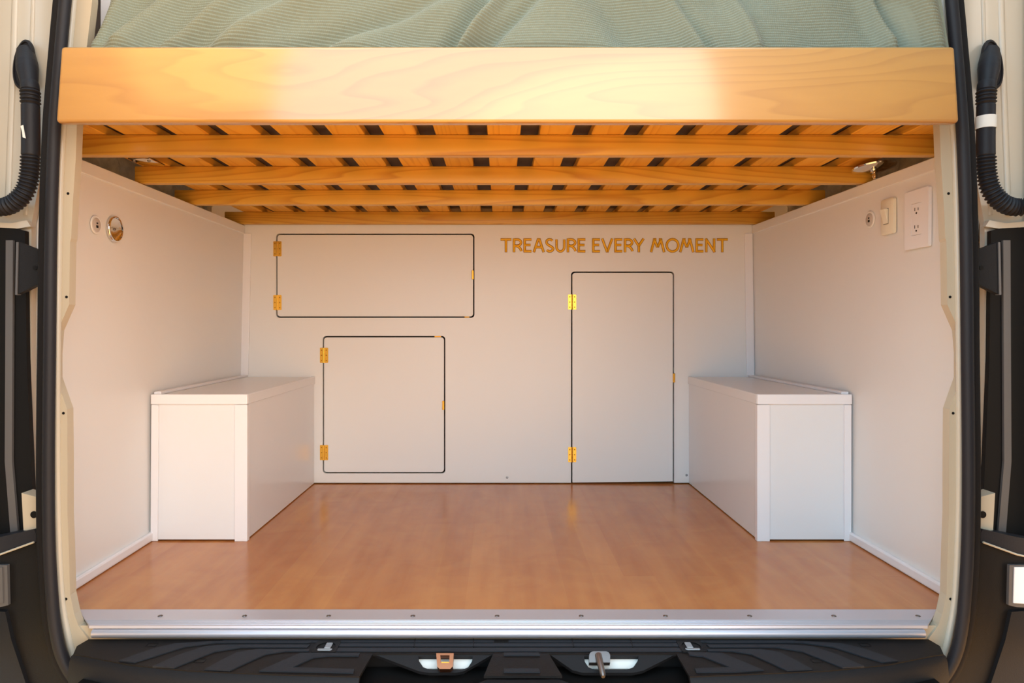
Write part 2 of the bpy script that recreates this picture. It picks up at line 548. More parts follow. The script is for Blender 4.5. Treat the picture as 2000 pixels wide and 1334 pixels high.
def hatch(k, label, hinges, catch, bottom_round=True):
    u0, u1, v0, v1 = door_rect(k, -0.0017)
    t = empty('hatch_door', ((u0 + u1) / 2, D2, v0))
    tag(t, label, 'door', 'hatches in the white partition')
    b = new()
    lp = rrect(u0, u1, v0, v1, 0.0095, 6, (1, 1, 1, 1) if bottom_round else (0, 0, 1, 1))
    if not bottom_round:
        lp = [(p[0], p[1] + 0.004) if (p[1] < 0.02 and p[0] > 0.4) else p for p in lp]
    prism(b, [lp], D2, D2 + 0.014, lambda u, v, w: (u, w, v))
    obj('door_panel', b, M['white'], t)
    for h in hinges: hinge(t, *h)
    b = new(); c = P(*catch, D2)
    box(b, c.x - 0.0036, c.x + 0.0036, D2 - 0.006, D2 + 0.004, c.z - 0.0155, c.z + 0.0155, 0.0014)
    tube(b, [(c.x - 0.001, D2 - 0.006, c.z - 0.0150), (c.x - 0.001, D2 - 0.006, c.z + 0.0150)], 0.0024, 10)
    obj('finger_catch', b, M['brass'], t)['label'] = 'small brass finger catch'
    return t
hatch('A', 'wide low white hatch door at upper left of the partition', ((542, 486), (542, 591)), (923.5, 537))
hatch('B', 'squarish white hatch door beside the left storage box', ((633, 694), (633, 884)), (866, 791.5))
hatch('C', 'tall white hatch door reaching the floor under the lettering', ((1117.5, 590), (1117.5, 888)), (1316, 738), False)
b = new(); c = P(855, 658, D2); box(b, c.x - 0.011, c.x + 0.011, D2 + 0.001, D2 + 0.010, c.z - 0.001, c.z + 0.0030); obj('catch_plate', b, M['brass_dark'], wall_back)
b = new(); c = P(912, 619, D2); box(b, c.x - 0.008, c.x + 0.008, D2 + 0.001, D2 + 0.010, c.z - 0.002, c.z + 0.001); obj('catch_plate', b, M['brass_dark'], wall_back)

# ------------------------------------------------------------------ gold lettering
def arc(cx, cy, rx, ry, a0, a1, n=14):
    return [(cx + rx * math.cos(math.radians(a0 + (a1 - a0) * i / n)), cy + ry * math.sin(math.radians(a0 + (a1 - a0) * i / n))) for i in range(n + 1)]
GLYPH = {
    'T': [[(0, 1), (1, 1)], [(0.5, 1), (0.5, 0)]],
    'R': [[(0, 0), (0, 1)], [(0, 1), (0.45, 1)] + arc(0.45, 0.735, 0.50, 0.265, 90, -90) + [(0.1, 0.47)], arc(0.12, -0.08, 0.88, 0.55, 80, 8, 10)],
    'E': [[(0, 0), (0, 1)], [(0, 1), (1, 1)], [(0, 0.53), (0.85, 0.53)], [(0, 0), (1, 0)]],
    'A': [[(0, 0), (0.42, 1)], [(1, 0), (0.58, 1)], [(0.42, 1), (0.58, 1)], [(0.20, 0.35), (0.80, 0.35)]],
    'S': [arc(0.48, 0.76, 0.46, 0.25, 30, 180, 14) + [(0.08, 0.66), (0.25, 0.55), (0.55, 0.45), (0.85, 0.34)] + arc(0.50, 0.22, 0.48, 0.23, 12, -150, 16)],
    'U': [[(0, 1), (0, 0.38)] + arc(0.5, 0.38, 0.5, 0.39, 180, 360, 20) + [(1, 1)]],
    'V': [[(0, 1), (0.47, 0)], [(1, 1), (0.53, 0)], [(0.45, 0.02), (0.55, 0.02)]],
    'Y': [[(0, 1), (0.5, 0.45)], [(1, 1), (0.5, 0.45)], [(0.5, 0.45), (0.5, 0)]],
    'M': [[(0, 0), (0.24, 1)], [(0.24, 1), (0.46, 0.42)], [(0.76, 1), (0.54, 0.42)], [(1, 0), (0.76, 1)], [(0.24, 1), (0.32, 1)], [(0.68, 1), (0.76, 1)], [(0.46, 0.42), (0.54, 0.42)]],
    'O': [arc(0.5, 0.5, 0.5, 0.52, 0, 360, 36)],
    'N': [[(0, 0), (0, 1)], [(0, 1), (1, 0)], [(1, 1), (1, 0)]],
}
TEXT = [('T', 960, 147, 323), ('R', 960, 350, 502), ('E', 960, 523, 650), ('A', 960, 677, 860), ('S', 960, 875, 1020), ('U', 960, 1042, 1200),
        ('R', 960, 1227, 1383), ('E', 960, 1402, 1527), ('E', 960, 1640, 1765), ('V', 960, 1790, 1975), ('E', 1190, 85, 210), ('R', 1190, 240, 393),
        ('Y', 1190, 395, 565), ('M', 1190, 667, 905), ('O', 1190, 918, 1140), ('M', 1190, 1142, 1380), ('E', 1190, 1405, 1530), ('N', 1190, 1563, 1723), ('T', 1190, 1750, 1928)]
sign = empty('wall_lettering', (bx(1200), D2, bz(493)))
tag(sign, 'gold raised lettering reading TREASURE EVERY MOMENT on the partition', 'lettering')
zt, zb = bz(465.8), bz(492.8)
for ch, off, a, c in TEXT:
    x0, x1 = bx(off + a / 8.3333), bx(off + c / 8.3333)
    r = 0.0034
    def strokes(bm, rad, ratio, y):
        for st in GLYPH[ch]:
            pts = [Vector((x0 + r + u * (x1 - x0 - 2 * r), y, zb + r + v * (zt - zb - 2 * r))) for u, v in st]
            closed = (pts[0] - pts[-1]).length < 1e-6
            if len(pts) == 2:
                e = (pts[1] - pts[0]).normalized() * rad * 0.8
                pts = [pts[0] - e, pts[0], pts[1], pts[1] + e]
            tube(bm, pts, rad, 10, not closed, (0, 1, 0), ratio)
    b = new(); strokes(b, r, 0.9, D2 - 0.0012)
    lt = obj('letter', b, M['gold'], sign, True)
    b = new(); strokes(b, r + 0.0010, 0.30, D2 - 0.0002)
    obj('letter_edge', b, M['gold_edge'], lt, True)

# ------------------------------------------------------------------ wheel boxes
def wheel_box(s, label):
    """White box over the wheel arch; s = -1 against the left wall, +1 against the right."""
    if s < 0:
        xi, X = -0.6265, XL
    else:
        xi, X = 0.6390, XR
    g = 0.004                                           # clearance to the wall
    wf = lambda z, y=D1: X(y, z) - s * g
    t = empty('storage_box', ((xi + wf(0)) / 2, D1, 0))
    tag(t, label, 'storage box', 'white wheel arch boxes')
    yb = D2 - 0.001
    zl, zt_ = 0.339, 0.364
    ins = 0.002
    b = new()                                           # front panel
    hexa(b, [(xi - (-s) * 0 + s * ins, D1 + ins, 0.004), (wf(0), D1 + ins, 0.004), (wf(0), D1 + 0.014, 0.004), (xi + s * ins, D1 + 0.014, 0.004),
             (xi + s * ins, D1 + ins, zl), (wf(zl), D1 + ins, zl), (wf(zl), D1 + 0.014, zl), (xi + s * ins, D1 + 0.014, zl)])
    obj('front_panel', b, M['white_box'], t)
    b = new(); box(b, min(xi + s * ins, xi + s * 0.014), max(xi + s * ins, xi + s * 0.014), D1 + 0.0145, yb, 0.003, zl)
    obj('side_panel', b, M['white_box'], t)
    b = new()                                           # lid
    hexa(b, [(xi - s * 0.0, D1 + 0.001, zl + 0.001), (wf(zl), D1 + 0.001, zl + 0.001), (wf(zl, yb), yb, zl + 0.001), (xi, yb, zl + 0.001),
             (xi, D1 + 0.001, zt_ - 0.0015), (wf(zt_), D1 + 0.001, zt_ - 0.0015), (wf(zt_, yb), yb, zt_ - 0.0015), (xi, yb, zt_ - 0.0015)])
    obj('lid', b, M['white_box'], t)
    b = new()                                           # edging round the lid: front run and inner run
    a0, a1 = sorted((xi - s * 0.002, wf(zl) + s * 0.001))
    box(b, a0, a1, D1 - 0.003, D1 + 0.004, zl, zt_, 0.0018)
    obj('front_edging', b, M['white_trim'], t)
    b = new(); a0, a1 = sorted((xi - s * 0.002, xi + s * 0.010))
    box(b, a0, a1, D1 + 0.0045, yb, zl, zt_, 0.0018)
    obj('inner_edging', b, M['white_box'], t)
    b = new()                                           # corner strip, an angle section
    w = 0.029
    lp = [(xi - s * 0.002, D1 - 0.002), (xi + s * w, D1 - 0.002), (xi + s * w, D1 + 0.0012), (xi + s * 0.0012, D1 + 0.0012), (xi + s * 0.0012, D1 + 0.013), (xi - s * 0.002, D1 + 0.013)]
    prism(b, [lp], 0.0005, zl - 0.001, lambda u, v, q: (u, v, q))
    obj('corner_strip', b, M['white_trim'], t)
    b = new()                                           # strip against the wall
    hexa(b, [(wf(0), D1 - 0.002, 0.0005), (wf(0) - s * 0.018, D1 - 0.002, 0.0005), (wf(0) - s * 0.018, D1 + 0.0015, 0.0005), (wf(0), D1 + 0.0015, 0.0005),
             (wf(zl), D1 - 0.002, zl - 0.001), (wf(zl) - s * 0.018, D1 - 0.002, zl - 0.001), (wf(zl) - s * 0.018, D1 + 0.0015, zl - 0.001), (wf(zl), D1 + 0.0015, zl - 0.001)], 0.0008, 1)
    obj('wall_strip', b, M['white_trim'], t)
    b = new()                                           # strip along the wall on the lid
    c = []
    for z in (zt_ - 0.0014, zt_ + 0.0055):
        for y, o in ((D1 + 0.012, 0.0), (D1 + 0.012, 0.018), (yb, 0.018), (yb, 0.0)):
            c.append((wf(z, y) - s * o, y, z))
    hexa(b, c, 0.0015)
    obj('lid_strip', b, M['white_trim'], t)
    return t
wheel_box(-1, 'white lidded storage box against the left wall')
wheel_box(1, 'white lidded storage box against the right wall')

# ------------------------------------------------------------------ bed platform: rail, beams, slats
bed = empty('bed_platform', (0, 1.15, 0.8685))
tag(bed, 'pale wood slatted bed platform with a wide varnished front rail', 'bed')
RD = 1.14
b = new()
tl, tr, bl, br_ = P(118, 90, RD), P(1866, 90, RD), P(107.5, 239, RD), P(1875, 239, RD)
th = 0.021
hexa(b, [(bl.x, RD, bl.z), (br_.x, RD, br_.z), (br_.x, RD + th, br_.z), (bl.x, RD + th, bl.z),
         (tl.x, RD, tl.z), (tr.x, RD, tr.z), (tr.x, RD + th, tr.z), (tl.x, RD + th, tl.z)], 0.006, 4)
rail = obj('front_rail', b, M['maple'], bed, True)
rail['label'] = 'wide varnished maple board across the opening'
ZB, BH, BT = 0.8755, 0.041, 0.024
for d, x0, x1 in ((1.370, -0.90, 0.90), (1.636, -0.876, 0.905), (1.918, -0.915, 0.916), (2.280, -0.92, 0.92)):
    b = new(); box(b, x0, x1, d, d + BT, ZB, ZB + BH, 0.003, 2)
    obj('beam', b, M['pine_x'], bed, True)
for k in range(-8, 9):
    xc = 0.00845 + k * 0.1043
    y0 = 1.178 if abs(xc) < 0.68 else 1.268
    b = new(); box(b, xc - 0.0330, xc + 0.0330, y0, 2.95, ZB + BH + 0.0005, ZB + BH + 0.0185, 0.0015, 1)
    obj('slat', b, M['pine_y'], bed)
ZM = ZB + BH + 0.019

b = new(); box(b, -0.885, 0.89, 1.272, 2.96, ZM, ZM + 0.13, 0.02, 3)
tag(obj('mattress', b, M['mattress'], None, True), 'grey brown mattress seen as dark strips between the bed slats', 'mattress')

# ------------------------------------------------------------------ knitted blanket, stitches in relief
def blanket():
    nx, ns = 1700, 250
    x = np.linspace(-0.722, 0.784, nx)
    # rows close together where the photo sees the front, wide apart further up and back
    s = np.concatenate([np.linspace(0, 0.20, 215, endpoint=False), np.linspace(0.20, 0.80, ns - 215)])
    X, S = np.meshgrid(x, s)
    # profile: leans back, then rolls over the mattress edge
    L1, R = 0.175, 0.06
    a = np.clip((S - L1) / R, 0, 1.15)
    lean = 0.42
    d = 1.186 + np.where(S < L1, S * math.sin(lean), L1 * math.sin(lean)) + R * (1 - np.cos(a)) * 0.9 + R * np.sin(a) * 0.42
    z = 0.980 + np.where(S < L1, S * math.cos(lean), L1 * math.cos(lean)) + R * np.sin(a) * 0.85
    rest = np.clip(S - L1 - R * 1.15, 0, None)
    d = d + rest * 0.98; z = z + rest * 0.10
    px = X * F / 1.20 + CX                                 # only to write the fold lines down in photo units
    hh = np.clip(S / 0.12, 0, 1.6)
    f = 0.010 * np.sin(px / 83.0 + 1.4 * np.sin(hh * 2)) + 0.004 * np.sin(px / 37.0 + hh * 2.4)
    for x0, dx, w, amp in ((182, 20, 18, 0.014), (225, 60, 30, 0.022), (305, 110, 26, 0.020), (395, 150, 40, 0.016), (520, 220, 46, -0.014), (640, 160, 60, 0.010),
                           (842, 70, 22, -0.018), (875, 80, 16, 0.018), (905, 110, 20, -0.014), (1060, 10, 90, 0.010), (1265, -60, 40, -0.010), (1385, -40, 20, 0.014), (1408, -50, 16, -0.012),
                           (1480, -20, 16, 0.013), (1655, -80, 60, -0.012), (1738, -20, 16, 0.016), (1765, -22, 14, -0.010), (1822, -6, 20, 0.014)):
        f += 1.9 * amp * np.exp(-((px - x0 - dx * hh) / w) ** 2) * (1 - 0.25 * hh)
    f *= np.clip((S - 0.004) / 0.035, 0, 1) ** 0.7
    # puckers where the blanket is tucked behind the rail
    tuck = np.exp(-(S / 0.022) ** 2)
    f -= 0.010 * tuck * (0.55 + 0.45 * np.sin(px / 29.0) * np.sin(px / 61.0 + 1))
    # ends roll back
    e0 = np.clip((X + 0.722) / 0.045, 0, 1); e1 = np.clip((0.784 - X) / 0.02, 0, 1)
    f -= 0.03 * (1 - np.sqrt(1 - (1 - e0) ** 2)) + 0.010 * (1 - np.sqrt(1 - (1 - e1) ** 2))
    # stitches: rows 6.2 mm apart, loops 3.4 mm wide, alternate rows shifted
    warp = 0.010 * np.sin(px / 140.0) + 0.35 * f
    rowc = (S + warp) / 0.0062
    colc = X / 0.0036 + 0.5 * np.floor(rowc)
    rowp = np.abs(np.sin(np.pi * rowc)); colp = np.abs(np.sin(np.pi * colc))
    f2 = f + 0.0034 * rowp * (0.55 + 0.45 * colp)
    zoff = np.where(S < L1 + R * 1.15, 0.42, 1.0)
    Y = d - f2 * np.where(S < 0.25, 0.90, 0.2)
    Z = z + f2 * np.where(S < 0.25, zoff, 0.9)
    kx = np.clip((X - 0.66) / 0.085, 0, 1)
    k = kx * (1 - np.clip((S - 0.16) / 0.10, 0, 1))
    Y = np.where(k > 0, Y * (1 - k) + (1.180 - np.clip(f2, -0.002, 0.03) * 0.8) * k, Y)
    X = X - kx * (np.clip(S, 0, 0.14) * 0.15 + np.clip(S - 0.14, 0, 0.12) * 0.7)
    co = np.stack([X, Y, Z], -1).reshape(-1, 3)
    base = np.array([0.04, 1.19, 0.98])
    me = bpy.data.meshes.new('knit_blanket')
    n = nx * ns
    idx = np.arange(n).reshape(ns, nx)
    q = np.stack([idx[:-1, :-1], idx[:-1, 1:], idx[1:, 1:], idx[1:, :-1]], -1).reshape(-1, 4)
    me.vertices.add(n); me.vertices.foreach_set('co', (co - base).astype(np.float32).ravel())
    me.loops.add(q.size); me.loops.foreach_set('vertex_index', q.astype(np.int32).ravel())
    me.polygons.add(len(q)); me.polygons.foreach_set('loop_start', np.arange(0, q.size, 4, dtype=np.int32))
    me.polygons.foreach_set('use_smooth', np.ones(len(q), dtype=bool))
    me.update(calc_edges=True); me.validate()
    o = link('knit_blanket', me, M['blanket'], None, tuple(base))
    return tag(o, 'sage green chunky knitted blanket bunched on the bed', 'blanket')
blanket()

# ------------------------------------------------------------------ fittings on the side walls
def wall_frame(X, s, d, z):
    """Frame on a side wall: u along +y, v up, w out of the wall."""
    x = X(d, z)
    ty = Vector((X(d + 0.05, z) - X(d - 0.05, z), 0.1, 0)).normalized()
    up = Vector((X(d, z + 0.05) - X(d, z - 0.05), 0, 0.1)).normalized()
    nn = ty.cross(up)
    if nn.x * s > 0: nn = -nn
    o = Vector((x, d, z))
    return o, nn, (lambda u, v, w: o + ty * u + up * v + nn * w)

def usb(X, s, d, z, label):
    o, nn, f = wall_frame(X, s, d, z)
    t = empty('usb_socket', o); tag(t, label, 'socket')
    b = new(); lathe(b, [(0.0150, 0.0), (0.0200, 0.0), (0.0200, 0.0012), (0.0190, 0.0026), (0.0160, 0.0030), (0.0150, 0.0024), (0.0150, 0.0)], o, nn); obj('bezel', b, M['white'], t, True)
    b = new(); lathe(b, [(0, 0.0), (0.0146, 0.0), (0.0146, 0.0026), (0.0136, 0.0032), (0, 0.0032)], o, nn); obj('face', b, M['usb'], t, True)
    b = new(); prism(b, [rrect(-0.0028, 0.0028, 0.0015, 0.0050, 0.0006, 2)], 0.0030, 0.0035, f); obj('port', b, M['black'], t)
    b = new(); prism(b, [rrect(-0.0038, 0.0038, -0.0066, -0.0012, 0.0005, 2)], 0.0030, 0.0035, f); obj('port', b, M['black'], t)
usb(XL, -1, 1.456, 0.7485, 'small round two port usb socket on the left wall')
usb(XR, 1, 1.615, 0.785, 'small round two port usb socket on the right wall')

o, nn, f = wall_frame(XL, -1, 1.526, 0.749)
t = empty('reading_light', o); tag(t, 'round chrome recessed light on the left wall', 'light')
b = new(); lathe(b, [(0.0245, 0.0), (0.0298, 0.0), (0.0300, 0.003), (0.0285, 0.0055), (0.0262, 0.0062), (0.0248, 0.0050), (0.0245, 0.0)], o, nn, 48); obj('chrome_ring', b, M['chrome'], t, True)
b = new(); lathe(b, [(0, 0.0012), (0.010, 0.0014), (0.018, 0.0022), (0.0244, 0.0040), (0.0244, 0.0002), (0, 0.0002)], o, nn, 48); obj('reflector', b, M['chrome'], t, True)
b = new(); lathe(b, [(0, 0.0042), (0.0022, 0.0036), (0.003, 0.0014)], o, nn, 16); obj('bulb', b, M['steel'], t, True)

o, nn, f = wall_frame(XR, 1, 1.536, 0.779)
t = empty('rocker_switch', o); tag(t, 'cream rocker switch on the right wall beside the power outlet', 'switch')
b = new()
w0 = rrect(-0.0235, 0.0235, -0.040, 0.040, 0.006, 5); w1 = rrect(-0.0195, 0.0195, -0.036, 0.036, 0.006, 5)
A = [b.verts.new(f(u, v, 0.0)) for u, v in w0]; B_ = [b.verts.new(f(u, v, 0.0070)) for u, v in w0]; C_ = [b.verts.new(f(u, v, 0.0095)) for u, v in w1]
for p, q in ((A, B_), (B_, C_)):
    for i in range(len(p)):
        j = (i + 1) % len(p); b.faces.new([p[i], p[j], q[j], q[i]])
b.faces.new(C_)
obj('base_plate', b, M['cream'], t, True)
b = new(); hexa(b, [f(u, v, w) for (u, v, w) in ((-0.009, -0.0165, 0.0090), (0.009, -0.0165, 0.0090), (0.009, 0.0165, 0.0090), (-0.009, 0.0165, 0.0090), (-0.009, -0.0165, 0.0105), (0.009, -0.0165, 0.0105), (0.009, 0.0165, 0.0190), (-0.009, 0.0165, 0.0190))], 0.001)
obj('rocker', b, M['cream'], t)
b = new(); prism(b, [rrect(-0.0098, 0.0098, -0.0176, 0.0176, 0.001, 2)], 0.0088, 0.0097, f); obj('rocker_gap', b, M['dark'], t)

o, nn, f = wall_frame(XR, 1, 1.433, 0.757)
t = empty('power_outlet', o); tag(t, 'white rectangular power outlet plate on the right wall', 'outlet')
b = new(); w0 = rrect(-0.0395, 0.0395, -0.0615, 0.0615, 0.003, 3); w1 = rrect(-0.0375, 0.0375, -0.0595, 0.0595, 0.003, 3)
hole = rrect(-0.0168, 0.0168, -0.0335, 0.0335, 0.001, 2)
prism(b, [w0, hole], 0.0, 0.0068, f)
obj('cover_plate', b, M['outlet'], t)
b = new(); prism(b, [rrect(-0.0162, 0.0162, -0.0329, 0.0329, 0.001, 2)], 0.0, 0.0064, f); obj('receptacle', b, M['outlet'], t)
for cz in (0.0185, -0.0185):
    b = new(); prism(b, [rrect(0.0040, 0.0058, cz - 0.001, cz + 0.006, 0.0004, 1)], 0.0062, 0.0067, f); obj('slot', b, M['dark'], t)
    b = new(); prism(b, [rrect(-0.0066, -0.0048, cz - 0.001, cz + 0.005, 0.0004, 1)], 0.0062, 0.0067, f); obj('slot', b, M['dark'], t)
    b = new(); prism(b, [ellipse(0, cz - 0.006, 0.0024, 0.0022, 12)], 0.0062, 0.0067, f); obj('slot', b, M['dark'], t)

# chrome levelling foot on the right panel, flat plate on the left
c = Vector((0.872, 1.585, ZTOP + 0.002))
t = empty('levelling_foot', c); tag(t, 'chrome levelling foot with round plate under the bed slats', 'bed foot')
ax = Vector((-0.06, 0.10, 1)).normalized()
b = new(); lathe(b, [(0, 0.0), (0.0045, 0.0), (0.0045, 0.004), (0.0062, 0.0045), (0.0062, 0.0085), (0.0045, 0.009), (0.0045, 0.013), (0.0082, 0.0135), (0.0082, 0.019), (0.006, 0.020), (0, 0.020)], c, ax, 18); obj('threaded_stem', b, M['chrome'], t, True)
b = new(); lathe(b, [(0, 0.018), (0.012, 0.0185), (0.036, 0.0215), (0.046, 0.0245), (0.0475, 0.0275), (0.044, 0.0295), (0, 0.0300)], c, ax, 40); obj('round_plate', b, M['chrome'], t, True)
c = P(287, 318, 1.56)
t = empty('bracket_plate', c - Vector((0, 0, 0.004))); tag(t, 'small chrome screwed plate under the bed slats above the left panel', 'bracket')
b = new(); box(b, c.x - 0.028, c.x + 0.022, 1.53, 1.60, c.z + 0.001, c.z + 0.006, 0.002); obj('plate', b, M['chrome'], t, True)
for k in (-0.02, 0.014):
    b = new(); lathe(b, [(0, -0.003), (0.003, -0.002), (0.004, 0.0015)], (c.x + k, 1.542, c.z), (0, 0, 1), 12); obj('screw', b, M['steel'], t, True)

# ------------------------------------------------------------------ aluminium threshold
sx0, sx1 = P(148, 1200, 1.24).x, P(1838, 1200, 1.24).x
t = empty('threshold_strip', (0, 1.24, -0.02)); tag(t, 'ribbed aluminium threshold strip along the front edge of the floor', 'threshold')
b = new(); prof = [(1.276, 0.0025), (1.2755, 0.0005), (1.205, 0.0005 - 0.006), (1.205, -0.004), (1.2075, 0.0005)]
# flat part with fine ribs towards the front
top = [(1.276, 0.0022), (1.2310, 0.0022)]
y = 1.2310
for k in range(4):
    top += [(y - 0.0012, 0.0034), (y - 0.0036, 0.0034), (y - 0.0048, 0.0022)]
    y -= 0.0052
top += [(1.2080, 0.0016), (1.2070, -0.0030)]
lp = top + [(1.215, -0.0030), (1.216, 0.0003), (1.276, 0.0003)]
def sill_x(y, s):  # follows the rounded foot of the pillar
    e = 0.803 - min(1, (1.276 - y) / 0.045) * 0.040 - max(0, (1.231 - y)) * 0.9
    return MIR + s * e
A = [b.verts.new((sill_x(y_, -1), y_, z_)) for y_, z_ in lp]; B_ = [b.verts.new((sill_x(y_, 1), y_, z_)) for y_, z_ in lp]
for i in range(len(lp)):
    j = (i + 1) % len(lp); b.faces.new([A[i], A[j], B_[j], B_[i]])
b.faces.new(A[::-1]); b.faces.new(B_)
obj('ribbed_strip', b, M['alu'], t)
b = new(); pts = [Vector((MIR - 0.735, 1.2085, -0.0118)), Vector((MIR + 0.735, 1.2085, -0.0118))]
tube(b, pts, 0.0078, 16); obj('rolled_nose', b, M['alu'], t, True)
for k in range(11):
    c = G(148.5 + 164.45 * k + 0.0, 1203, 0.0024)
    if k == 0: c.x += 0.006
    b = new(); lathe(b, [(0.0014, 0.0006), (0.0018, 0.0014), (0.0040, 0.0008), (0.0046, 0.0)], c, (0, 0, 1), 14); lathe(b, [(0, 0.0004), (0.0016, 0.0004)], c, (0, 0, 1), 14)
    obj('screw', b, M['steel'], t, True)

# ------------------------------------------------------------------ bumper step
ZS = -0.022
t = empty('bumper_step', (MIR, 1.13, -0.14)); tag(t, 'black plastic bumper step below the threshold', 'bumper step')
def mirror_px(p): return (2 * 993 - p[0], p[1])
def both(f):
    for s in (-1, 1): f(s)
half = [(173, 1248.5), (150, 1262), (143, 1278), (165, 1281), (250, 1298), (370, 1310), (530, 1317), (702, 1321.5), (728, 1277)]
ctr = [(963, 1277), (945, 1320)]
def G2(p, z): v = G(p[0], p[1], z); return (v.x, v.y)
rhalf = [mirror_px(p) for p in half[:7]] + [(1347, 1321.5), (1321, 1277)]      # the right side is cut back further for its latch pocket
rctr = [(1072, 1277), (1098, 1320)]
outl = [G2(p, ZS) for p in half + ctr] + [G2(p, ZS) for p in (rhalf + rctr)[::-1]]
b = new(); prism(b, [outl], ZS - 0.004, ZS, lambda u, v, w: (u, v, w))
obj('step_top', b, M['plastic'], t)
# sloping front face under the rounded front edge
def front(s):
    e = [(143, 1278), (165, 1281), (250, 1298), (370, 1310), (530, 1317), (702, 1321.5)]
    if s > 0: e = [mirror_px(p) for p in e[:-1]] + [(1347, 1321.5)]
    b = new(); rows = []
    for (dy, dz, dx) in ((0.002, 0.0, 0), (-0.004, -0.003, 0.003), (-0.010, -0.012, 0.005), (-0.016, -0.035, 0.006), (-0.018, -0.11, 0.0)):
        row = []
        for i, p in enumerate(e):
            v = G(p[0], p[1], ZS - 0.0005)
            row.append(b.verts.new((v.x + s * dx * (i == 0), v.y + dy * (1 if i else 0.3), v.z + dz)))
        rows.append(row)
    for i in range(len(rows) - 1):
        for j in range(len(e) - 1):
            b.faces.new([rows[i][j], rows[i][j + 1], rows[i + 1][j + 1], rows[i + 1][j]])
    ext = bmesh.ops.extrude_face_region(b, geom=b.faces[:])
    for v in ext['geom']:
        if isinstance(v, bmesh.types.BMVert): v.co.y += 0.006; v.co.z -= 0.005
    obj('front_face', b, M['plastic_face'], t, True)
both(front)
# hump in the middle of the front
b = new(); e = [(930, 1330), (952, 1321.5), (1093, 1321.5), (1115, 1330)]
lp = [G2(p, ZS) for p in e]; y1 = lp[0][1] - 0.03
prism(b, [[(lp[0][0], y1)] + lp[:] + [(lp[3][0], y1)]], ZS - 0.10, ZS - 0.0045, lambda u, v, w: (u, v, w)); obj('front_hump', b, M['plastic_face'], t)
# dark body under the step
b = new(); box(b, -0.69, 0.72, 1.085, 1.165, -0.15, ZS - 0.030); box(b, -0.69, 0.72, 1.172, 1.200, -0.10, ZS - 0.006); obj('step_body', b, M['black'], t)
# long ridges at the back of the step
for y0, y1 in ((1251.5, 1255.5), (1258.0, 1263.5), (1266.5, 1273.5)):
    for s in (-1, 1):
        e = [(430 if y0 < 1257 else 560, y0), (965 if s < 0 else 993, y0), (965 if s < 0 else 993, y1), (445 if y0 < 1257 else 560, y1)]
        if y0 > 1257: e = [(655, y0), (993, y0), (993, y1), (655, y1)]
        if s > 0: e = [mirror_px(p) for p in e]
        b = new(); prism(b, [[G2(p, ZS) for p in e]], ZS - 0.001, ZS + 0.0014, lambda u, v, w: (u, v, w)); obj('ridge', b, M['tread'], t)
# curved tread pads
PADS = [
    [(232, 1292), (262, 1295.5), (300, 1284), (360, 1265), (420, 1257), (600, 1257.5), (612, 1254.5), (410, 1254), (340, 1258.5), (300, 1268), (262, 1281)],
    [(298, 1303), (340, 1306), (370, 1294), (420, 1274), (470, 1266), (600, 1266), (606, 1260.5), (450, 1260.5), (400, 1264), (350, 1280)],
    [(399, 1309), (449, 1311.5), (480, 1297), (520, 1279), (556, 1273.5), (603, 1273.5), (605, 1269.5), (500, 1269.5), (462, 1276), (430, 1292)],
    [(506, 1312), (586, 1277), (703, 1277), (701, 1282.5), (640, 1282.5), (612, 1286), (572, 1305), (692, 1308.5), (690, 1316)],
]
for pad in PADS:
    for s in (-1, 1):
        e = pad if s < 0 else [mirror_px(p) for p in pad]
        if s > 0 and pad is PADS[3]: e = [(1492, 1310.5), (1410, 1277), (1343, 1275), (1347, 1281), (1372, 1283.5), (1425, 1304.5), (1357, 1307.5), (1360, 1315), (1440, 1314)]
        b = new(); prism(b, [[G2(p, ZS) for p in e]], ZS - 0.001, ZS + 0.0018, lambda u, v, w: (u, v, w)); obj('tread_pad', b, M['tread'], t)
for y0, y1 in ((1276.5, 1281.5), (1307.5, 1314.5)):
    e = [(984, y0), (1052 - 0, y0), (1055, y1), (984, y1)]
    b = new(); prism(b, [[G2(p, ZS) for p in e]], ZS - 0.001, ZS + 0.0018, lambda u, v, w: (u, v, w)); obj('tread_pad', b, M['tread'], t)
# small square plugs and slits
for p in ((297, 1259), (391, 1290)):
    for s in (-1, 1):
        q = p if s < 0 else mirror_px(p)
        c = G(q[0], q[1], ZS + 0.0004)
        b = new(); prism(b, [rrect(c.x - 0.009, c.x + 0.009, c.y - 0.007, c.y + 0.007, 0.002, 2), rrect(c.x - 0.0075, c.x + 0.0075, c.y - 0.0055, c.y + 0.0055, 0.0015, 2)], ZS - 0.001, ZS + 0.0005, lambda u, v, w: (u, v, w)); obj('plug', b, M['black'], t)
for px0, px1 in ((811, 808.5), (925, 925), (1117, 1120.5), (1231, 1236)):
    p, q = G(px0, 1249.5, ZS), G(px1, 1265, ZS)
    b = new(); prism(b, [[(p.x - 0.0009, p.y), (p.x + 0.0009, p.y), (q.x + 0.0009, q.y), (q.x - 0.0009, q.y)]], ZS, ZS + 0.0019, lambda u, v, w: (u, v, w)); obj('slit', b, M['black'], t)
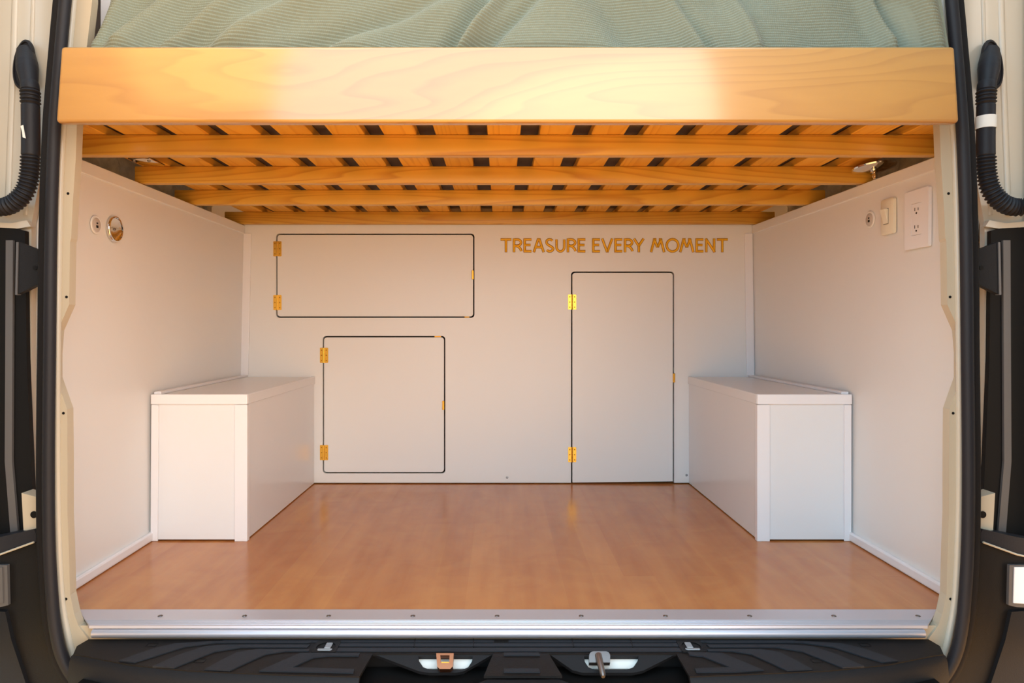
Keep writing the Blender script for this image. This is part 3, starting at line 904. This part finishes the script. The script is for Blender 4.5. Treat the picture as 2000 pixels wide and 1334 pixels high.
# round latch wells with a pale catch inside
for q in ((637, 1263), (1350, 1262)):
    c = G(q[0], q[1], ZS + 0.002); s = -1 if q[0] < 993 else 1
    b = new(); prism(b, [rrect(c.x - 0.021, c.x + 0.021, c.y - 0.020, c.y + 0.024, 0.004, 3), ellipse(c.x, c.y - 0.001, 0.0165, 0.0175, 28)], ZS - 0.0005, ZS + 0.0022, lambda u, v, w: (u, v, w)); w = obj('latch_well', b, M['plastic'], t)
    b = new(); prism(b, [ellipse(c.x, c.y - 0.001, 0.0168, 0.0178, 28)], ZS, ZS + 0.0006, lambda u, v, w: (u, v, w)); obj('well_floor', b, M['black'], w)
    b = new(); box(b, c.x - 0.0055 - s * 0.003, c.x + 0.0055 - s * 0.003, c.y - 0.006, c.y + 0.014, ZS + 0.0006, ZS + 0.003, 0.001, 1)
    box(b, c.x - 0.0125, c.x + 0.0125, c.y - 0.0135, c.y - 0.0065, ZS + 0.0006, ZS + 0.0026, 0.001, 1); obj('catch_tongue', b, M['greymetal'], w)
# two pockets with a white slot and the door strikers
def pocket(s, metal):
    q = (lambda p: p) if s < 0 else (lambda p: (2064 - p[0], p[1]))
    top, bot, zlow = 1277, 1314, -0.040
    def pt(px, py):
        k = (py - top) / (bot - top)
        z = ZS - 0.001 + (zlow - ZS) * k
        v = G(px, py, z)
        return Vector((v.x, v.y, v.z))
    e = [q(p) for p in ((728, 1277), (964, 1277), (906, 1311), (890, 1314), (838, 1314), (818, 1311))]
    if s > 0: e = [(1321, 1277), (1072, 1277), (1118, 1309), (1138, 1314), (1236, 1314), (1256, 1310)]
    h = [q(p) for p in ((817, 1282), (923, 1282), (922, 1292), (915, 1303), (903, 1308), (840, 1308), (826, 1303), (819, 1293))]
    b = new(); prism(b, [e, h], 0, 1, lambda u, v, w: pt(u, v) + Vector((0, 0.003, -0.006)) * w)
    o = obj('pocket_plate', b, M['plastic_face'], t)
    b = new(); prism(b, [[q(p) for p in ((813, 1277), (927, 1277), (912, 1299), (828, 1299))]], 0, 1, lambda u, v, w: pt(u, v) + Vector((0, 0.004, -0.008)) + Vector((0, 0.002, -0.003)) * w)
    obj('white_backing', b, M['tape'], o)
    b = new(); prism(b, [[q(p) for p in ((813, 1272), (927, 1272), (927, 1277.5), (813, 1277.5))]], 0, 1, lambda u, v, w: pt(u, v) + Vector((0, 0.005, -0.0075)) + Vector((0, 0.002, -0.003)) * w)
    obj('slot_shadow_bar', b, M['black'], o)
    if metal == 'loop':
        st = empty('door_striker', pt(870, 1312)); tag(st, 'copper coloured door striker loop in the bumper step pocket', 'striker')
        b = new(); prism(b, [[(853, 1284), (887, 1284), (885, 1310), (880, 1315), (860, 1315), (855, 1310)], [(861, 1288), (879, 1288), (878, 1303), (862, 1303)]], 0, 1, lambda u, v, w: pt(u, v) + Vector((0, -0.010, 0.012)) + Vector((0, 0.009, -0.010)) * w)
        obj('striker_frame', b, M['copper'], st)
        b = new(); prism(b, [[(862, 1295), (878, 1295), (878, 1302), (862, 1302)]], 0, 1, lambda u, v, w: pt(u, v) + Vector((0, -0.004, 0.004)) + Vector((0, 0.004, -0.004)) * w)
        obj('striker_pad', b, M['brass'], st)
    else:
        c = pt(1170, 1290)
        st = empty('door_striker', pt(1170, 1308)); tag(st, 'steel door striker pin with square plate in the bumper step pocket', 'striker')
        b = new(); prism(b, [rrect(1150, 1191, 1279, 1301, 9, 4, (1, 1, 0, 0))], 0, 1, lambda u, v, w: pt(u, v) + Vector((0, -0.004, 0.008)) + Vector((0, 0.006, -0.008)) * w)
        obj('striker_plate', b, M['steel'], st)
        b = new(); p0 = pt(1168, 1288) + Vector((0, -0.003, 0.009)); p1 = pt(1173, 1311) + Vector((0, -0.030, 0.006))
        tube(b, [p0, p0.lerp(p1, 0.9), p1], [0.0058, 0.0050, 0.0030], 14); obj('pin', b, M['steel'], st, True)
pocket(-1, 'loop')
pocket(1, 'pin')

# ------------------------------------------------------------------ rear opening: pillars, seal, hinge side
PD = 1.219
def sx(v, s):  # mirror a point of the left side to the right about the centre line of the opening
    v = Vector(v)
    return v if s < 0 else Vector((2 * MIR - v.x, v.y, v.z))
inner = [(181, -60), (180, 0), (170, 88), (153, 200), (150, 250), (148, 310), (142, 400), (139, 466), (137, 472), (135, 595), (113, 645), (109.5, 690), (109.5, 738), (131, 799), (132, 900), (132, 1006), (134.5, 1070), (137, 1162), (145, 1200), (153, 1222), (172, 1248), (178, 1262)]
outer_e = [(150, 1294), (139, 1285), (124, 1224), (114, 1152), (108, 1016), (106.5, 880), (107, 737), (108, 610), (111.6, 400), (118, 250), (131, 88), (139, 0), (146, -60)]
def pillar(s, n, label):
    b = new()
    z2 = lambda p: (P(p[0], p[1], PD).x, P(p[0], p[1], PD).z)
    lp = [z2(p) for p in inner + [(q[0] - 8, q[1]) for q in outer_e]]
    lp[0] = (lp[0][0], 1.85); lp[-1] = (lp[-1][0], 1.85)
    def f(u, v, w):
        return sx((u, w, v), s)
    prism(b, [lp], PD, PD + 0.018, f)
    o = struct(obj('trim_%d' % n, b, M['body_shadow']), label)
    b = new()
    path = [sx(P(p[0] + 4.5, p[1], PD - 0.002), s) for p in outer_e[::-1]]
    tube(b, smooth_path(path, 6), 0.0062, 12, True, (0, 1, 0), 0.9)
    obj('rounded_edge', b, M['body'], o, True)
    for p in ((130, 580), (123, 807), (129, 1170), (133, 378)):
        c = sx(P(p[0] if p[1] != 807 else 124, p[1], PD), s)
        b = new(); lathe(b, [(0, -0.0006), (0.0024, -0.0006), (0.0026, 0.0006)], c, (0, 1, 0), 12)
        obj('hole', b, M['black'], o)
    return o
pillar(-1, 5, 'beige painted pillar of the rear opening on the left')
pillar(1, 6, 'beige painted pillar of the rear opening on the right')
for s in (-1, 1):   # lower body skirt behind the step joining the two pillars
    pass
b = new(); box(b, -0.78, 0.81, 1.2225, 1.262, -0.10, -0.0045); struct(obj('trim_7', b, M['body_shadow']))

SD = 1.196
seal_c = [(184, -777), (152, -400), (125, -60), (120, 0), (112, 88), (99, 250), (92, 450), (89, 700), (87, 900), (88, 1050), (93, 1152), (100, 1224), (113, 1280), (138, 1326), (175, 1362), (240, 1388), (420, 1400)]
t = empty('door_seal', (MIR, SD, -0.17)); tag(t, 'black rubber seal running round the rear opening', 'seal')
def seal_path(off, dy):
    left = [P(p[0], p[1], SD) for p in seal_c]
    left = smooth_path(left, 10)
    pts = left + [sx(p, 1) for p in left[::-1]]
    out = []
    for i, p in enumerate(pts):
        tt = (pts[min(i + 1, len(pts) - 1)] - pts[max(i - 1, 0)]).normalized()
        side = tt.cross(Vector((0, 1, 0)))                 # points out of the opening
        q = p + side * off; q.y += dy
        if abs(q.x - MIR) < 0.66: q.y -= 0.0
        out.append(q)
    return out
b = new(); tube(b, seal_path(0.0095, -0.004), 0.0100, 14); obj('bulb', b, M['rubber'], t, True)
b = new(); tube(b, seal_path(-0.0085, 0.006), 0.0092, 12, True, (0, 1, 0), 0.9); obj('gripping_channel', b, M['rubber_matte'], t, True)

def side_group(s):
    n = -1 if s < 0 else 1
    side = 'left' if s < 0 else 'right'
    # painted hinge pillar outside the seal
    b = new()
    prism(b, [[(-0.866, -0.05), (-0.866, 0.72), (-0.84, 0.86), (-0.815, 1.05), (-0.78, 1.85), (-1.02, 1.85), (-1.02, -0.05)]], 1.262, 1.275, lambda u, v, w: sx((u, w, v), s))
    o = struct(obj('trim_%d' % (8 if s < 0 else 9), b, M['body']), 'painted body panel beside the seal on the %s' % side)
    b = new(); c0, c1 = sorted((sx((-0.935, 0, 0), s).x, sx((-1.02, 0, 0), s).x)); box(b, c0, c1, 1.165, 1.2615, -0.05, 1.85, 0.01); obj('corner_post', b, M['body'], o)
    for px, w in ((27, 0.006), (62, 0.004)):
        b = new(); tube(b, [sx(P(px + 8, -200, 1.262), s), sx(P(px, 100, 1.262), s), sx(P(px - 12, 420, 1.262), s)], w, 10, True, (0, 1, 0), 0.6); obj('pressed_ridge', b, M['body'], o, True)
    # ledge over the lamp recess
    b = new(); e = [(-90, 425), (20, 436), (52, 430), (60, 442), (30, 447), (-90, 441)]
    prism(b, [e], 0, 1, lambda u, v, w: sx(P(u, v, 1.25) + Vector((0, 0.010 * w, 0)), s)); obj('recess_lip', b, M['body'], o)
    # black recess of the tail lamp
    b = new(); e = [(-90, 440), (30, 446), (49, 451), (52, 700), (62, 935), (66, 1045), (-90, 1060)]
    prism(b, [e], 1.25, 1.26, lambda u, v, w: sx((P(u, v, 1.25).x, w, P(u, v, 1.25).z), s)); obj('lamp_recess', b, M['black'], o)
    b = new(); e = [(15, 470), (29, 470), (27, 900), (39, 1042), (24, 1042), (13, 900)]
    prism(b, [e], 1.245, 1.25, lambda u, v, w: sx((P(u, v, 1.25).x, w, P(u, v, 1.25).z), s)); obj('edge_strip', b, M['greybar'], o)
    # hinge arm
    dd = struct(door_leaf(s), 'open rear door leaf on the %s' % side)
    b = new(); e = [(34, 472), (80, 490), (80, 552), (32, 576)]
    prism(b, [e], 0, 1, lambda u, v, w: sx(P(u, v, 1.225) + Vector((0, 0.012 * w, 0)), s)); tt = obj('hinge_arm', b, M['plastic_face'], dd)
    b = new(); e = [(31.5, 473), (35.5, 473), (33.5, 576), (29.5, 576)]
    prism(b, [e], 0, 1, lambda u, v, w: sx(P(u, v, 1.223) + Vector((0, 0.010 * w, 0)), s)); obj('hinge_edge', b, M['greybar'], tt)
    b = new(); lathe(b, [(0, -0.001), (0.004, -0.001), (0.004, 0.001)], sx(P(69, 523, 1.225), s), (0, 1, 0), 12); obj('hinge_hole', b, M['black'], tt)
    # small painted bracket over the bumper
    tt = empty('body_bracket', sx(P(58, 1038, 1.22), s)); tag(tt, 'small painted bracket with a round hole above the %s bumper corner' % side, 'bracket')
    b = new(); e = [(42, 963), (76, 972), (76, 1037), (46, 1036)]
    prism(b, [e], 0, 1, lambda u, v, w: sx(P(u, v, 1.215) + Vector((0, 0.03 * w, 0)), s)); obj('bracket_plate', b, M['body_shadow'], tt)
    b = new(); lathe(b, [(0, -0.001), (0.0062, -0.001), (0.0062, 0.001)], sx(P(66.5, 1005, 1.215), s), (0, 1, 0), 14); obj('bracket_hole', b, M['black'], tt)
    # bumper corner
    tt = empty('bumper_corner', sx(P(0, 1480, 1.18), s)); tag(tt, 'black plastic bumper corner outside the %s end of the step' % side, 'bumper')
    b = new(); e = [(-90, 1103), (0, 1083), (68, 1060), (86, 1060), (86, 1240), (118, 1320), (190, 1400), (190, 1480), (-90, 1480)]
    prism(b, [e], 0, 1, lambda u, v, w: sx(P(u, v, 1.212) + Vector((0, 0.03 * w, 0)), s)); obj('corner_shell', b, M['plastic'], tt)
    b = new(); e = [(-90, 1066), (0, 1049), (66, 1034), (70, 1042), (70, 1058), (0, 1082), (-90, 1102)]
    prism(b, [e], 0, 1, lambda u, v, w: sx(P(u, v, 1.208) + Vector((0, 0.03 * w, 0)), s)); obj('top_ledge', b, M['rubber'], tt)
    b = new(); tube(b, [sx(P(-90, 1102, 1.206), s), sx(P(0, 1083, 1.206), s), sx(P(66, 1059, 1.206), s)], 0.0018, 8); obj('edge_line', b, M['body_shadow'], tt)
    b = new(); e = [(-90, 1104), (14, 1104), (16, 1182), (0, 1186), (-90, 1190)]
    prism(b, [e], 0, 1, lambda u, v, w: sx(P(u, v, 1.205) + Vector((0, 0.006 * w, 0)), s)); obj('reflector_frame', b, M['greybar'], tt)
    b = new(); e = [(-90, 1108), (4, 1108), (6, 1178), (-90, 1184)]
    prism(b, [e], 0, 1, lambda u, v, w: sx(P(u, v, 1.203) + Vector((0, 0.003 * w, 0)), s)); obj('reflector', b, M['outlet'] if s > 0 else M['greybar'], tt)
    b = new(); e = [(-90, 1190), (10, 1195), (22, 1250), (50, 1334), (90, 1400), (90, 1480), (-90, 1480)]
    prism(b, [e], 0, 1, lambda u, v, w: sx(P(u, v, 1.204) + Vector((0, 0.008 * w, 0)), s)); obj('lower_shell', b, M['plastic_face'], tt)
    # wiring boot
    HD = 1.222
    tt = empty('wiring_boot', sx(P(58, 410, HD), s))
    tag(tt, 'ribbed black rubber wiring boot beside the %s seal%s' % (side, ', wrapped with white tape' if s > 0 else ', with a torn scrap of tape'), 'wiring boot', 'rubber wiring boots of the rear doors')
    b = new()                                     # oval flange with a hood that narrows into the tube
    c = P(50, 128, 1.255)
    def fl(u, v, w): return sx(c + Vector((u * 0.97 + v * 0.10, -w - u * 0.25, v)), s)
    rings = []
    for ru, rv, w in ((0.0225, 0.0445, 0.0), (0.0235, 0.0455, 0.004), (0.0225, 0.0445, 0.008), (0.0195, 0.0405, 0.009), (0.0185, 0.039, 0.006)):
        rings.append([b.verts.new(fl(p[0], p[1], w)) for p in ellipse(0, 0, ru, rv, 36)])
    for i in range(4):
        for k in range(36):
            j = (k + 1) % 36; b.faces.new([rings[i][k], rings[i][j], rings[i + 1][j], rings[i + 1][k]])
    b.faces.new(rings[-1])
    obj('flange', b, M['rubber'], tt, True)
    path = [P(50, 100, 1.250), P(53, 128, 1.236), P(57, 160, 1.226), P(59, 178, HD), P(60, 240, HD), P(60, 300, HD), P(58, 340, HD), P(48, 374, HD), P(25, 398, HD), P(-6, 405, HD), P(-40, 396, 1.20), P(-75, 372, 1.14)]
    pts = smooth_path([sx(p, s) for p in path], 34)
    total = len(pts); L = 0.0; rad = []
    for i, p in enumerate(pts):
        if i: L += (p - pts[i - 1]).length
        q = sx(p, s) if s > 0 else p
        py = CY - (q.z - CZ) * F / q.y
        r = 0.0148
        if py < 165: r = 0.0135 + 0.004 * max(0, min(1, (165 - py) / 30)) - 0.004 * max(0, (125 - py) / 30)
        if 176 < py < 206: r = 0.0150 + 0.0016 * math.sin(2 * PI * L / 0.0062)
        if py > 304: r = 0.0148 + 0.0017 * math.sin(2 * PI * L / 0.0062)
        rad.append(max(r, 0.008))
    b = new(); tube(b, pts, rad, 20); obj('ribbed_tube', b, M['rubber'], tt, True)
    b = new()
    if s > 0:
        lathe(b, [(0.0152, -0.011), (0.0162, -0.011), (0.0162, 0.011), (0.0152, 0.011)], sx(P(60, 240, HD), s), (0.02, 0, 1), 24); obj('white_tape', b, M['tape'], tt, True)
    else:
        prism(b, [[(40, 246), (45, 244), (47, 256), (50, 270), (44, 268), (43, 258)]], 0, 1, lambda u, v, w: sx(P(u, v, 1.206) + Vector((0, 0.001 * w, 0)), s)); obj('tape_scrap', b, M['tape'], tt)

def door_leaf(s):
    b = new()
    h = Vector((-0.895, 1.18, 0)); e = Vector((-0.70 if s < 0 else -0.64, 0.42, 0))
    u = (e - h); L = u.length; u.normalize(); nrm = Vector((-u.y, u.x, 0))
    if nrm.x < 0: nrm = -nrm
    prism(b, [rrect(0.02, L, -0.05, 1.80, 0.06, 5)], -0.03, 0.0, lambda a, z, w: sx(h + u * a + nrm * w + Vector((0, 0, z)), s))
    o = obj('door_%d' % (1 if s < 0 else 2), b, M['body'])
    for z0, z1 in ((0.08, 0.72), (0.86, 1.66)):
        b = new(); prism(b, [rrect(0.10, L - 0.08, z0, z1, 0.04, 5)], 0.0, 0.012, lambda a, z, w: sx(h + u * a + nrm * w + Vector((0, 0, z)), s)); obj('inner_panel', b, M['plastic_face'] if z0 < 0.5 else M['body'], o)
    return o
for s in (-1, 1):
    side_group(s)
